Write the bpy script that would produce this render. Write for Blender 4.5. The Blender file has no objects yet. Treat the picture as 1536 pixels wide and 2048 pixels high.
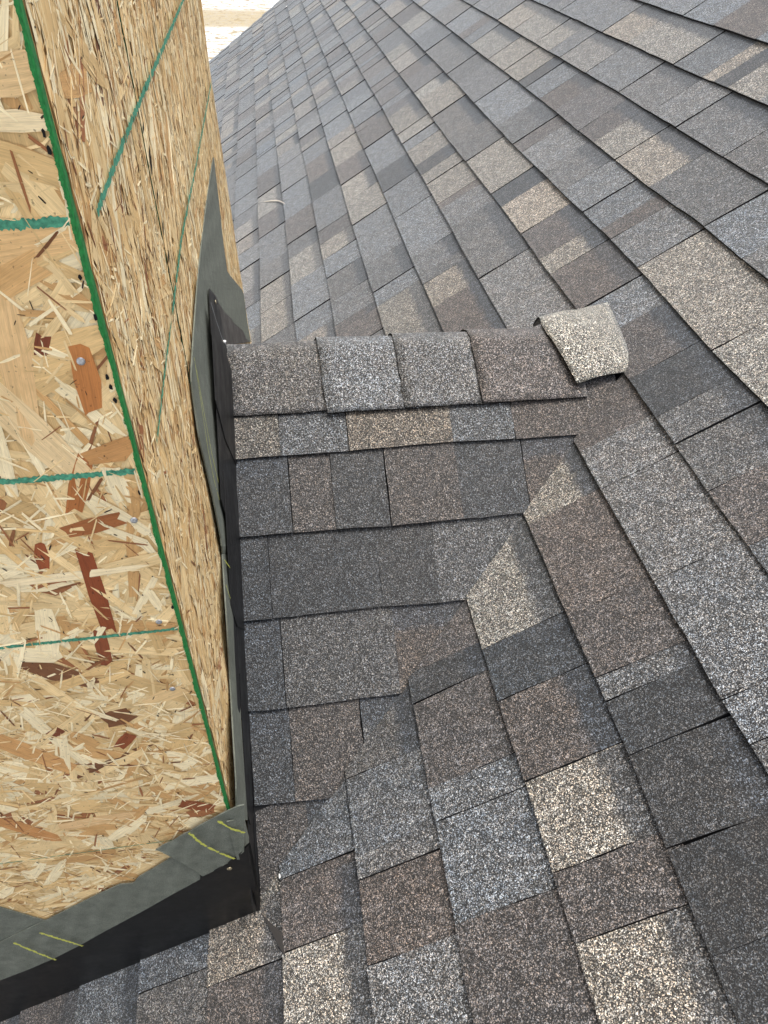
import bpy, bmesh, math, random
import numpy as np
from mathutils import Vector, Matrix
random.seed(7); rng = np.random.default_rng(7)
S = bpy.context.scene; COL = S.collection
R = math.radians
# ------------------------------------------------------------------ camera
CAM = np.array([0.1185, -0.46493, 1.22134])
ROT = np.array([[0.9899, 0.0801, -0.1174], [-0.1410, 0.6569, -0.7407], [0.0178, 0.7497, 0.6615]])
FPX = 1445.4                                   # focal length in pixels of a 1536 px wide picture
cd = bpy.data.cameras.new('camera'); cam = bpy.data.objects.new('camera', cd); COL.objects.link(cam)
cd.sensor_fit = 'HORIZONTAL'; cd.sensor_width = 36; cd.lens = FPX / 1536 * 36
cd.clip_start = 0.02; cd.clip_end = 2000
U_, _, V_ = np.linalg.svd(ROT); RO = U_ @ V_
m = Matrix([[*RO[i], CAM[i]] for i in range(3)] + [[0, 0, 0, 1]]); cam.matrix_world = m
S.camera = cam
S.render.resolution_x, S.render.resolution_y = 768, 1024
# ------------------------------------------------------------------ sky and sun (bright overcast)
SUN_DIR = Vector((0.22, -0.02, 0.95)).normalized()
w = bpy.data.worlds.new('World'); S.world = w; w.use_nodes = True
nt = w.node_tree; nt.nodes.clear()
sky = nt.nodes.new('ShaderNodeTexSky'); sky.sky_type = 'NISHITA'; sky.sun_disc = False
sky.sun_elevation = math.asin(SUN_DIR.z); sky.sun_rotation = math.atan2(SUN_DIR.x, SUN_DIR.y)
sky.air_density = 1.0; sky.dust_density = 6.0; sky.ozone_density = 1.0
bg = nt.nodes.new('ShaderNodeBackground'); bg.inputs[1].default_value = 0.15
wo = nt.nodes.new('ShaderNodeOutputWorld')
hs = nt.nodes.new('ShaderNodeHueSaturation'); hs.inputs['Saturation'].default_value = 0.5   # cloud cover takes most of the blue out
nt.links.new(sky.outputs[0], hs.inputs['Color']); nt.links.new(hs.outputs[0], bg.inputs[0]); nt.links.new(bg.outputs[0], wo.inputs[0])
sd = bpy.data.lights.new('sun', 'SUN'); sd.energy = 1.2; sd.angle = R(30); sd.color = (1, 0.965, 0.91)
so = bpy.data.objects.new('sun', sd); COL.objects.link(so)
so.rotation_euler = SUN_DIR.to_track_quat('Z', 'Y').to_euler()
S.view_settings.view_transform = 'Standard'; S.view_settings.look = 'None'
S.view_settings.exposure = 0.65; S.view_settings.gamma = 1
# ------------------------------------------------------------------ geometry of the place
PITCH, CPITCH, LC = 0.5998, 0.6543, 1.488      # main slope, cricket slope, depth of the chimney along the roof
EXPO, S0, YRAKE = 0.143, -0.0848, 8.5
cp, sp, cq, sq = math.cos(PITCH), math.sin(PITCH), math.cos(CPITCH), math.sin(CPITCH)
NM = np.array([-sp, 0, cp]); NC = np.array([0, -sq, cq]); NF = np.array([0, sq, cq])
ZR = LC / 2 * sq / cq; TR = LC / 2 / cq
YF = -0.006                                    # front face of the chimney
def ray(u, v): return RO @ np.array([(u - 768) / FPX, -(v - 1024) / FPX, -1.0])
def hit(u, v, n, d=0.0):
    n = np.asarray(n, float); r = ray(u, v); return CAM + (d - n @ CAM) / (n @ r) * r
def side(u, v, d=0.0): return hit(u, v, (1, 0, 0), d)
def sidew(u, v, d=0.0):
    P = side(u, v, d); return P if P[1] < LC + .003 else hit(u, v, (0, 1, 0), LC + .003)
def front(u, v, d=0.0): return hit(u, v, (0, 1, 0), YF - d)
def main(s, y, h=0.0): return np.array([s * cp, y, s * sp]) + h * NM
def crick(x, t, h=0.0): return np.array([x, t * cq, t * sq]) + h * NC
def crickf(x, t, h=0.0): return np.array([x, LC - t * cq, t * sq]) + h * NF
def project(P):
    q = RO.T @ (np.asarray(P) - CAM); return 768 + FPX * q[0] / -q[2], 1024 - FPX * q[1] / -q[2], -q[2]
def lin(c): return tuple((x / 255 / 12.92 if x / 255 <= .04045 else ((x / 255 + .055) / 1.055) ** 2.4) for x in c)
# ------------------------------------------------------------------ helpers
def tag(o, label=None, cat=None, group=None, kind=None):
    if label: o['label'] = label
    if cat: o['category'] = cat
    if group: o['group'] = group
    if kind: o['kind'] = kind
    return o
def link(name, me, parent=None, mats=()):
    o = bpy.data.objects.new(name, me); COL.objects.link(o)
    if parent: o.parent = parent
    for k in mats: me.materials.append(k)
    return o
def empty(name, loc=(0, 0, 0)):
    o = bpy.data.objects.new(name, None); o.location = loc; COL.objects.link(o); return o
def from_bm(name, bm, parent=None, mats=(), smooth=False):
    me = bpy.data.meshes.new(name); bm.to_mesh(me); bm.free()
    if smooth:
        for p in me.polygons: p.use_smooth = True
    return link(name, me, parent, mats)
def box_bm(bm, lo, hi):
    r = bmesh.ops.create_cube(bm, size=1)
    for v in r['verts']:
        for i in range(3): v.co[i] = lo[i] + (v.co[i] + .5) * (hi[i] - lo[i])
def resample(pts, n):
    pts = np.asarray(pts, float); d = np.r_[0, np.cumsum(np.linalg.norm(np.diff(pts, axis=0), axis=1))]
    t = np.linspace(0, d[-1], n); return np.array([np.interp(t, d, pts[:, i]) for i in range(3)]).T
def strip(name, left, right, n, mcols, mat, parent, thick=.0015, nrm=(1, 0, 0), wave=0.0, bulge=None, jit=0.0, smooth=True):
    A, B = resample(left, n), resample(right, n); nrm = np.asarray(nrm, float)
    bm = bmesh.new(); g = []
    ph = rng.uniform(0, 6, 4)
    for i in range(n):
        row = []
        for j in range(mcols):
            f = j / (mcols - 1); P = A[i] * (1 - f) + B[i] * f
            P = P + nrm * wave * (math.sin(ph[0] + i * .9 + j * .7) + .6 * math.sin(ph[1] + i * 2.1 - j * 1.3))
            if bulge: P = P + nrm * bulge(i / (n - 1), f)
            if jit: P = P + rng.normal(0, jit, 3) * (1 - np.abs(nrm))
            row.append(bm.verts.new(P))
        g.append(row)
    fs = [bm.faces.new((g[i][j], g[i][j + 1], g[i + 1][j + 1], g[i + 1][j])) for i in range(n - 1) for j in range(mcols - 1)]
    bm.normal_update()
    if sum((f.normal for f in fs), Vector()).dot(Vector(nrm)) < 0: bmesh.ops.reverse_faces(bm, faces=fs)
    bm.normal_update()
    if thick: bmesh.ops.solidify(bm, geom=fs, thickness=thick)
    return from_bm(name, bm, parent, (mat,), smooth and thick < .0008)
def ribbon(name, pts, width, lift, mat, parent, nrm, step=.004, jag=.5):
    pts = np.asarray(pts, float); d = np.r_[0, np.cumsum(np.linalg.norm(np.diff(pts, axis=0), axis=1))]
    k = max(3, int(d[-1] / step)); P = resample(pts, k); nrm = np.asarray(nrm, float)
    t = (pts[-1] - pts[0]) / d[-1]; b = np.cross(nrm, t); bm = bmesh.new(); pv = None
    for i in range(k):
        wa, wb = [width / 2 * (1 + rng.uniform(-jag, jag)) for _ in (0, 1)]
        dr = rng.normal(0, width * .06)
        q = [bm.verts.new(P[i] + b * (wa + dr) + nrm * lift), bm.verts.new(P[i] - b * (wb - dr) + nrm * lift)]
        if pv and rng.random() > .03: bm.faces.new((pv[0], pv[1], q[1], q[0]))
        pv = q
    return from_bm(name, bm, parent, (mat,))
def rounded_disc(name, loc, nrm, rad, mat, parent, h=.0012):
    bm = bmesh.new(); nrm = Vector(nrm); rot = nrm.to_track_quat('Z', 'Y').to_matrix()
    rings = [(rad * 1.0, 0), (rad, h * .6), (rad * .82, h), (rad * .3, h * .8)]; L_ = []
    for r_, z in rings: L_.append([bm.verts.new(Vector(loc) + rot @ Vector((r_ * math.cos(a * math.tau / 12), r_ * math.sin(a * math.tau / 12), z))) for a in range(12)])
    for a, b in zip(L_, L_[1:]):
        for i in range(12): bm.faces.new((a[i], a[(i + 1) % 12], b[(i + 1) % 12], b[i]))
    bm.faces.new(L_[-1]); return from_bm(name, bm, parent, (mat,), True)
# ------------------------------------------------------------------ materials
class NT:
    def __init__(s, name):
        s.mat = bpy.data.materials.new(name); s.mat.use_nodes = True; s.t = s.mat.node_tree
        s.b = s.t.nodes['Principled BSDF']
    def n(s, typ, **kw):
        k = s.t.nodes.new(typ)
        for a, v in kw.items(): setattr(k, a, v)
        return k
    def l(s, a, b): s.t.links.new(a, b)
    def set(s, node, **kw):
        for a, v in kw.items():
            v_ = v
            if hasattr(v, 'is_output') or isinstance(v, bpy.types.NodeSocket): s.l(v, node.inputs[a])
            else: node.inputs[a].default_value = v_
        return node
    def math(s, op, a, b=None, c=None):
        k = s.n('ShaderNodeMath', operation=op)
        for i, v in enumerate((a, b, c)):
            if v is None: continue
            if isinstance(v, bpy.types.NodeSocket): s.l(v, k.inputs[i])
            else: k.inputs[i].default_value = v
        return k.outputs[0]
    def mix(s, f, a, b, mode='MIX'):
        k = s.n('ShaderNodeMix', data_type='RGBA', blend_type=mode)
        for i, v in ((0, f), (6, a), (7, b)):
            if isinstance(v, bpy.types.NodeSocket): s.l(v, k.inputs[i])
            else: k.inputs[i].default_value = (*v, 1) if isinstance(v, tuple) and len(v) == 3 else v
        return k.outputs[2]
    def ramp(s, f, stops, interp='LINEAR'):
        k = s.n('ShaderNodeValToRGB'); k.color_ramp.interpolation = interp; e = k.color_ramp.elements
        while len(e) < len(stops): e.new(.5)
        for q, (p, c) in zip(e, stops): q.position = p; q.color = (*c, 1) if isinstance(c, tuple) else (c, c, c, 1)
        s.l(f, k.inputs[0]); return k.outputs[0]
    def noise(s, vec, scale, detail=3, rough=.55):
        k = s.n('ShaderNodeTexNoise'); k.inputs['Scale'].default_value = scale; k.inputs['Detail'].default_value = detail
        k.inputs['Roughness'].default_value = rough
        if vec is not None: s.l(vec, k.inputs['Vector'])
        return k.outputs[0]
    def bump(s, h, strength=.3, dist=.001, nrm=None):
        k = s.n('ShaderNodeBump'); k.inputs['Strength'].default_value = strength; k.inputs['Distance'].default_value = dist
        s.l(h, k.inputs['Height'])
        if nrm: s.l(nrm, k.inputs['Normal'])
        return k.outputs[0]
def simple(name, col, rough=.6, spec=.5, metal=0, nscale=0, namt=.3, bump=0):
    a = NT(name); a.b.inputs['Roughness'].default_value = rough; a.b.inputs['Metallic'].default_value = metal
    a.b.inputs['Specular IOR Level'].default_value = spec
    tc = a.n('ShaderNodeTexCoord').outputs['Object']
    nz = a.noise(tc, nscale or 40, 5)
    a.l(a.mix(1.0, (*col, 1), a.ramp(nz, [(.25, 1 - namt), (.75, 1 + namt)]), 'MULTIPLY'), a.b.inputs['Base Color'])
    if bump: a.l(a.bump(nz, bump, .001), a.b.inputs['Normal'])
    return a.mat
def granule_material():
    a = NT('mineral_granule_shingle'); tc = a.n('ShaderNodeTexCoord').outputs['Object']
    ca = a.n('ShaderNodeAttribute', attribute_name='tabcol').outputs['Color']
    cb = a.n('ShaderNodeAttribute', attribute_name='tabcol2').outputs['Color']
    band = a.n('ShaderNodeAttribute', attribute_name='band').outputs['Fac']
    uv = a.n('ShaderNodeSeparateXYZ'); a.l(a.n('ShaderNodeUVMap', uv_map='uv').outputs[0], uv.inputs[0])
    blot = a.noise(tc, 22, 4, .6)
    base = a.mix(a.ramp(blot, [(.42, 0.0), (.66, 1.0)]), ca, cb)
    # darker factory band of granules on the upper part of some tabs
    bl = a.math('ADD', uv.outputs[1], a.math('MULTIPLY', a.math('SUBTRACT', a.noise(tc, 60, 4), .5), .03))
    bm_ = a.math('MULTIPLY', a.ramp(bl, [(.098, 0.0), (.112, 1.0)]), band)
    base = a.mix(bm_, base, (.040, .046, .054, 1))
    # granules
    vo = a.n('ShaderNodeTexVoronoi', feature='F1'); a.set(vo, Scale=860.0, Randomness=1.0); a.l(tc, vo.inputs['Vector'])
    sepc = a.n('ShaderNodeSeparateColor'); a.l(vo.outputs['Color'], sepc.inputs[0])
    g1 = a.ramp(sepc.outputs[0], [(0.0, .05), (.38, .16), (.57, .60), (.75, 1.5), (.9, 3.1), (1.0, 4.8)])
    v2 = a.n('ShaderNodeTexVoronoi', feature='F1'); a.set(v2, Scale=380.0); a.l(tc, v2.inputs['Vector'])
    s2 = a.n('ShaderNodeSeparateColor'); a.l(v2.outputs['Color'], s2.inputs[0])
    g2 = a.ramp(s2.outputs[1], [(0.0, .55), (.5, .95), (1.0, 1.6)])
    nz = a.ramp(a.noise(tc, 60, 4, .7), [(.3, .74), (.7, 1.26)])
    hue = a.ramp(sepc.outputs[1], [(0.0, (1.12, .98, .84)), (.5, (1, 1, 1)), (1.0, (.90, 1.0, 1.12))])
    c = a.mix(1.0, base, g1, 'MULTIPLY'); c = a.mix(1.0, c, g2, 'MULTIPLY'); c = a.mix(1.0, c, nz, 'MULTIPLY'); c = a.mix(1.0, c, hue, 'MULTIPLY')
    # bits of pale grit and scuffs
    a.l(c, a.b.inputs['Base Color']); a.b.inputs['Roughness'].default_value = .62; a.b.inputs['Specular IOR Level'].default_value = .5; a.b.inputs['Sheen Weight'].default_value = .36; a.b.inputs['Sheen Roughness'].default_value = .4; a.b.inputs['Sheen Tint'].default_value = (.93, .99, 1, 1)
    n1 = a.bump(vo.outputs['Distance'], .55, .0012); 
    a.l(n1, a.b.inputs['Normal'])
    return a.mat
def osb_material():
    a = NT('osb_wood_strand'); col = a.n('ShaderNodeAttribute', attribute_name='fcol').outputs['Color']
    uvm = a.n('ShaderNodeUVMap', uv_map='uv').outputs[0]
    mp = a.n('ShaderNodeMapping'); mp.inputs['Scale'].default_value = (14, 420, 1); a.l(uvm, mp.inputs[0])
    grain = a.noise(mp.outputs[0], 1.0, 4, .6)
    mp2 = a.n('ShaderNodeMapping'); mp2.inputs['Scale'].default_value = (60, 1500, 1); a.l(uvm, mp2.inputs[0])
    fine = a.noise(mp2.outputs[0], 1.0, 2, .6)
    tc = a.n('ShaderNodeTexCoord').outputs['Object']
    blot = a.noise(tc, 45, 4, .65)
    c = a.mix(1.0, col, a.ramp(grain, [(.28, .80), (.5, 1.0), (.72, 1.1)]), 'MULTIPLY')
    c = a.mix(1.0, c, a.ramp(fine, [(.3, .86), (.7, 1.1)]), 'MULTIPLY')
    c = a.mix(1.0, c, a.ramp(blot, [(.25, (.88, .85, .79)), (.6, (1.05, 1.05, 1.04))]), 'MULTIPLY')
    speck = a.ramp(a.noise(tc, 330, 2, .5), [(.25, .45), (.33, 1.0)])
    c = a.mix(1.0, c, speck, 'MULTIPLY')
    a.l(c, a.b.inputs['Base Color']); a.b.inputs['Roughness'].default_value = .62; a.b.inputs['Specular IOR Level'].default_value = .3
    a.l(a.bump(grain, .5, .0006), a.b.inputs['Normal'])
    return a.mat
def membrane_material():
    a = NT('grey_felt_membrane'); tc = a.n('ShaderNodeTexCoord').outputs['Object']
    nz = a.noise(tc, 55, 6, .7); f = a.noise(tc, 900, 2)
    c = a.mix(1.0, a.ramp(nz, [(.2, (.085, .095, .078)), (.5, (.13, .144, .118)), (.8, (.185, .202, .168))]), a.ramp(f, [(.3, .7), (.7, 1.25)]), 'MULTIPLY')
    a.l(c, a.b.inputs['Base Color']); a.b.inputs['Roughness'].default_value = .8
    a.l(a.bump(f, .3, .0004), a.b.inputs['Normal']); return a.mat
def metal_material(name, base=(.0045, .005, .006), scr=.06):
    a = NT(name); tc = a.n('ShaderNodeTexCoord').outputs['Object']
    mp = a.n('ShaderNodeMapping'); mp.inputs['Scale'].default_value = (260, 260, 22); a.l(tc, mp.inputs[0])
    s1 = a.noise(mp.outputs[0], 1, 4, .7); d = a.noise(tc, 16, 5, .65)
    c = a.mix(a.ramp(s1, [(.66, 0.0), (.8, scr)]), base, (.28, .28, .28, 1))
    c = a.mix(a.ramp(d, [(.55, 0.0), (.85, .4)]), c, (.03, .031, .032, 1))
    a.l(c, a.b.inputs['Base Color']); a.l(a.ramp(d, [(.3, .36), (.7, .6)]), a.b.inputs['Roughness']); a.b.inputs['Specular IOR Level'].default_value = .28; return a.mat
M = dict(granule=granule_material(), osb=osb_material(), membrane=membrane_material(),
         flash=metal_material('black_painted_flashing'), flash2=metal_material('weathered_brown_flashing', (.055, .050, .046), .25),
         asphalt=simple('asphalt_cut_edge', (.012, .012, .013), .9, .2, 0, 300, .4),
         deck=simple('roof_felt', (.02, .02, .021), .9, .2), green=simple('green_edge_paint', (.018, .19, .045), .6, .3, 0, 260, .5, .4),
         greend=simple('dark_green_edge_paint', (.008, .07, .025), .7, .3, 0, 120, .7), teal=simple('green_guide_ink', (.065, .27, .17), .7, .3, 0, 300, .6), yellow=simple('yellow_print', (.52, .54, .10), .7, .3, 0, 400, .4),
         steel=simple('galvanised_nail', (.42, .44, .47), .38, .5, .7, 300, .25), wood=simple('pine_fascia', (.35, .33, .30), .7, .3, 0, 20, .2),
         dark=simple('ink_and_gap_shade', (.012, .012, .012), .9, .2), white=simple('white_crumb', (.8, .8, .78), .6, .4, 0, 300, .1),
         straw=simple('pale_straw', (.55, .5, .42), .8, .3), brass=simple('dull_brass_nail', (.36, .31, .20), .4, .5, .6, 300, .3), siding=simple('grey_siding', (.3, .31, .32), .7, .3))
# ------------------------------------------------------------------ ground
def build_ground():
    a = NT('snow_on_dry_grass'); tc = a.n('ShaderNodeTexCoord').outputs['Object']
    n1 = a.noise(tc, 1.4, 8, .75); n2 = a.noise(tc, 3.2, 6, .75)
    sep = a.n('ShaderNodeSeparateXYZ'); a.l(tc, sep.inputs[0])
    wob = a.math('ADD', sep.outputs[1], a.math('MULTIPLY', a.math('SUBTRACT', a.noise(tc, .12, 3), .5), 5))
    stripm = a.ramp(a.math('DIVIDE', wob, 100.0), [(.440, 0.0), (.455, 1.0), (.515, 1.0), (.54, 0.0)])
    k = a.math('ADD', a.math('MULTIPLY', n1, .62), a.math('MULTIPLY', n2, .38))
    mask = a.ramp(k, [(.45, 1.0), (.53, 0.0)])
    mask = a.math('MAXIMUM', mask, a.math('MULTIPLY', stripm, a.ramp(n2, [(.25, .55), (.6, 1.0)])))
    grass = a.ramp(n2, [(.3, (.20, .15, .07)), (.7, (.50, .41, .24))])
    a.l(a.mix(mask, (.82, .84, .86, 1), grass), a.b.inputs['Base Color']); a.b.inputs['Roughness'].default_value = .85
    a.l(a.bump(k, .8, .15), a.b.inputs['Normal'])
    bm = bmesh.new(); G = 24
    gx = np.linspace(-300, 300, G); gy = np.linspace(-250, 600, G)
    vs = [[bm.verts.new((x, y, -5.0 + .12 * math.sin(x * .05) * math.cos(y * .043))) for y in gy] for x in gx]
    for i in range(G - 1):
        for j in range(G - 1): bm.faces.new((vs[i][j], vs[i + 1][j], vs[i + 1][j + 1], vs[i][j + 1]))
    o = from_bm('ground', bm, None, (a.mat,), True)
    tag(o, 'snowy field with patches of dry tan grass far below the roof', 'ground', kind='structure')
build_ground()
# ------------------------------------------------------------------ roof deck
SMIN, SMAX, YMIN = -1.6, 2.75, -1.9
bm = bmesh.new()
def slab(bm, c, t, n):
    top = [bm.verts.new(np.asarray(p)) for p in c]; bot = [bm.verts.new(np.asarray(p) - t * np.asarray(n)) for p in c]
    bm.faces.new(top); bm.faces.new(bot[::-1])
    for i in range(len(c)): bm.faces.new((top[i], bot[i], bot[(i + 1) % len(c)], top[(i + 1) % len(c)]))
slab(bm, [main(SMIN, YMIN, -.003), main(SMAX, YMIN, -.003), main(SMAX, YRAKE - .03, -.003), main(SMIN, YRAKE - .03, -.003)], .02, NM)
roof = from_bm('roof', bm, None, (M['deck'],))
tag(roof, 'long asphalt shingle roof slope in mixed grey, tan and brown', 'roof', kind='structure')
bm = bmesh.new(); slab(bm, [main(SMIN, YRAKE - .028, -.004), main(SMAX, YRAKE - .028, -.004), main(SMAX, YRAKE - .004, -.004), main(SMIN, YRAKE - .004, -.004)], .18, NM)
from_bm('rake_board', bm, roof, (M['wood'],))
bm = bmesh.new(); box_bm(bm, (SMIN * cp + .1, YRAKE - .35, -4.9), (SMAX * cp - .05, YRAKE - .15, SMIN * sp - .06))
gw = from_bm('house_wall', bm, roof, (M['siding'],))
# ------------------------------------------------------------------ shingles
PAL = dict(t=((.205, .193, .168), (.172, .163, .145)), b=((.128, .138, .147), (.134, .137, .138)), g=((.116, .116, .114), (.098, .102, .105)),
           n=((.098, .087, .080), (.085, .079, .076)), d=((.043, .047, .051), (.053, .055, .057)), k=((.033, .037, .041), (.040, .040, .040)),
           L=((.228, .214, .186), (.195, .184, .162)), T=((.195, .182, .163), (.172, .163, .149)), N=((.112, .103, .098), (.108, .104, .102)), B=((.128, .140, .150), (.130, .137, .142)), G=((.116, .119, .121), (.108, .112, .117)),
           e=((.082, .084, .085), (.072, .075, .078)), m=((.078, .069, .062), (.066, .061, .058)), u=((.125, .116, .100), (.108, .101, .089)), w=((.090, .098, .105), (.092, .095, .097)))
# measured wobble of the course edges: y -> offset of the butt line, per course
WOB = {11: [(2.77, .0028), (2.01, .0015), (1.53, -.0019), (1.21, .0044)], 10: [(2.37, .0051), (1.42, .0046), (.94, .0014)],
 9: [(1.96, .0045), (1.28, 0), (1.06, -.0018), (.93, .004), (.68, .0003)],
 8: [(5.29, .002), (3.17, .0045), (2.0, -.0033), (1.47, -.0023), (.95, .0035), (.62, -.006), (.41, -.0059)],
 7: [(2.16, -.0024), (1.6, .0009), (1.11, -.001), (.64, -.003), (.5, -.0079), (.23, -.0109), (.15, -.0092)],
 6: [(2.44, -.003), (1.64, -.0019), (1.04, -.0054), (.59, .0002), (.33, -.002), (0, 0), (-.1, .003)],
 5: [(2.79, -.0041), (1.81, -.0017), (1.37, 0), (.5, .0048), (.08, .0058), (-.18, .0008), (-.31, -.0004)],
 4: [(2.48, -.0047), (1.68, -.0047), (1.34, -.0059), (.39, .0009), (.19, -.0043), (.01, .0029), (-.27, .0044)],
 3: [(3.36, 0), (2.62, .0024), (1.51, -.0074), (.26, .0032), (.04, 0), (-.24, -.001)],
 2: [(3.42, 0), (2.6, .0036), (1.91, -.0046), (.08, .0023), (-.05, .0039), (-.1, .0012)],
 1: [(4.01, .011), (3.31, .0062), (2.09, .0026), (1.83, .0016)], 0: [(4.33, .007), (3.37, .004)]}
def butt(k, y):
    o = 0.0
    if k in WOB: a = sorted(WOB[k]); o = float(np.interp(y, [p[0] for p in a], [p[1] for p in a]))
    return S0 + k * EXPO + o + .0012 * math.sin(y * 5.1 + k * 1.7) + .0008 * math.sin(y * 13.3 + k * 2.9)
# tabs read from the photograph: (u, v, colour, joint) from far to near; joint 0 = colour change without a step
ROWS = {
12: [(1300, 5, 'b', 1), (1367, 34, 'b', 1), (1429, 52, 'n', 1)],
11: [(1100, 20, 'b', 1), (1118, 27, 'b', 1), (1152, 43, 'b', 1), (1205, 67, 't', 1), (1256, 88, 'L', 1), (1352, 129, 'g', 1), (1400, 160, 't', 0), (1429, 167, 'd', 1), (1457, 178, 'L', 0)],
10: [(905, 0, 'b', 1), (942, 16, 'b', 1), (965, 26, 'b', 1), (997, 42, 't', 1), (1024, 64, 'L', 1), (1070, 89, 't', 1), (1098, 105, 'b', 1), (1172, 148, 'b', 1), (1239, 186, 'g', 1), (1303, 226, 'b', 1), (1353, 258, 'g', 1), (1503, 352, 'b', 1)],
9: [(815, 0, 'b', 1), (832, 12, 't', 1), (865, 36, 'b', 1), (891, 53, 'b', 1), (916, 74, 'n', 1), (926, 82, 'b', 0), (941, 92, 't', 1), (979, 120, 't', 1), (1009, 144, 't', 1), (1038, 165, 'd', 1), (1051, 178, 'b', 1), (1080, 200, 'n', 0), (1111, 224, 'n', 1), (1160, 264, 'n', 1), (1189, 288, 'L', 0), (1233, 321, 't', 1), (1299, 378, 'g', 1), (1408, 459, 'b', 1)],
8: [(760, 12, 'b', 1), (785, 38, 'n', 1), (802, 56, 't', 1), (817, 72, 'b', 1), (852, 105, 'g', 1), (871, 126, 'g', 1), (895, 150, 'g', 1), (950, 208, 'b', 1), (998, 254, 'g', 1), (1029, 290, 'n', 1), (1045, 306, 'b', 0), (1085, 346, 'g', 1), (1125, 386, 'b', 0), (1168, 427, 'b', 1), (1206, 461, 'n', 1), (1225, 482, 'b', 0), (1279, 536, 't', 1), (1432, 700, 't', 1)],
7: [(745, 75, 'n', 1), (772, 112, 't', 1), (802, 146, 'n', 1), (830, 186, 'L', 1), (842, 202, 't', 1), (867, 236, 'g', 1), (906, 286, 'g', 1), (935, 324, 'L', 1), (983, 390, 'd', 1), (1002, 418, 'L', 0), (1043, 471, 'n', 1), (1084, 519, 't', 0), (1103, 551, 'n', 1), (1158, 625, 'b', 1), (1200, 682, 'n', 0), (1259, 763, 'd', 1), (1315, 838, 'g', 0), (1357, 890, 'g', 1), (1420, 985, 'n', 0), (1499, 1095, 'g', 1)],
6: [(815, 305, 't', 1), (835, 333, 'd', 1), (845, 352, 't', 0), (856, 370, 't', 1), (879, 409, 'n', 1), (884, 420, 'b', 0), (904, 457, 'g', 1), (963, 558, 'b', 1), (1035, 690, 'n', 1), (1165, 905, 'b', 0), (1209, 980, 'b', 1), (1314, 1165, 'b', 1), (1450, 1400, 'b', 0), (1500, 1490, 'g', 1)],
5: [(715, 268, 'n', 1), (730, 300, 'b', 1), (754, 349, 'd', 1), (769, 387, 'b', 1), (791, 439, 'b', 1), (824, 519, 'g', 1), (847, 573, 't', 1), (866, 620, 'n', 0), (1000, 920, 't', 1), (1062, 1050, 'n', 0), (1139, 1235, 'n', 1), (1195, 1360, 'g', 0), (1215, 1405, 'd', 0), (1261, 1512, 'd', 1), (1340, 1700, 'k', 1), (1425, 1910, 'd', 0)],
4: [(664, 300, 't', 1), (675, 335, 'n', 1), (687, 370, 'L', 1), (697, 405, 't', 1), (711, 450, 'b', 1), (735, 532, 'g', 1), (750, 586, 'b', 1), (760, 613, 't', 1), (850, 920, 't', 1), (969, 1300, 'd', 0), (1003, 1405, 'n', 1), (1057, 1564, 'L', 1), (1114, 1745, 'n', 1), (1160, 1885, 'L', 1)],
3: [(607, 305, 'b', 1), (614, 331, 'n', 1), (620, 370, 'd', 1), (629, 405, 'b', 1), (641, 465, 'n', 1), (646, 490, 't', 0), (652, 520, 'b', 1), (660, 556, 'g', 1), (666, 605, 'b', 0), (675, 652, 'n', 1), (760, 1050, 'n', 1), (822, 1352, 'd', 0), (834, 1408, 'n', 1), (862, 1579, 'b', 0), (915, 1850, 'n', 1)],
2: [(556, 318, 'b', 1), (563, 337, 'b', 1), (568, 385, 'b', 1), (574, 442, 'n', 1), (580, 489, 'g', 1), (582, 519, 't', 0), (586, 573, 'b', 1), (596, 642, 'b', 1), (660, 1200, 'g', 1), (700, 1560, 'b', 0), (724, 1762, 'n', 1), (742, 1932, 'b', 1)],
1: [(517, 318, 'b', 1), (519, 355, 'n', 1), (521, 395, 't', 1), (522, 438, 'n', 1), (522, 478, 'b', 1), (524, 538, 'g', 1), (525, 579, 't', 1), (526, 628, 't', 1), (545, 1300, 'b', 1), (563, 1762, 'n', 1), (569, 1908, 'L', 1)],
0: [(477, 320, 'n', 1), (476, 360, 'b', 1), (474, 405, 'b', 1), (440, 1800, 't', 1), (420, 1975, 'n', 1)],
-1: [(300, 1900, 'b', 1), (280, 1990, 'g', 1)], -2: [(160, 1960, 'g', 1)], -3: [(10, 2030, 'n', 1)]}
BANDED = set('gndtLmeTN')
def clip(poly, a, b, c):            # keep a*s + b*y + c >= 0
    out = []
    for i in range(len(poly)):
        p, q = poly[i], poly[(i + 1) % len(poly)]; fp = a * p[0] + b * p[1] + c; fq = a * q[0] + b * q[1] + c
        if fp >= 0: out.append(p)
        if (fp >= 0) != (fq >= 0): t = fp / (fp - fq); out.append((p[0] + t * (q[0] - p[0]), p[1] + t * (q[1] - p[1])))
    return out
def area2(poly): return abs(sum(p[0] * q[1] - q[0] * p[1] for p, q in zip(poly, poly[1:] + poly[:1]))) / 2
def densify(poly, step):            # roughen the edges of a tab
    out = []
    for i in range(len(poly)):
        p, q = np.array(poly[i]), np.array(poly[(i + 1) % len(poly)]); d = np.linalg.norm(q - p); k = max(1, min(6, int(d / step)))
        for j in range(k):
            r = p + (q - p) * j / k
            out.append(tuple(r + rng.normal(0, .00045, 2) * (1 if j else .6)))
    return out
TABS = []                           # dicts with 3D top and bottom outlines
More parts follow.
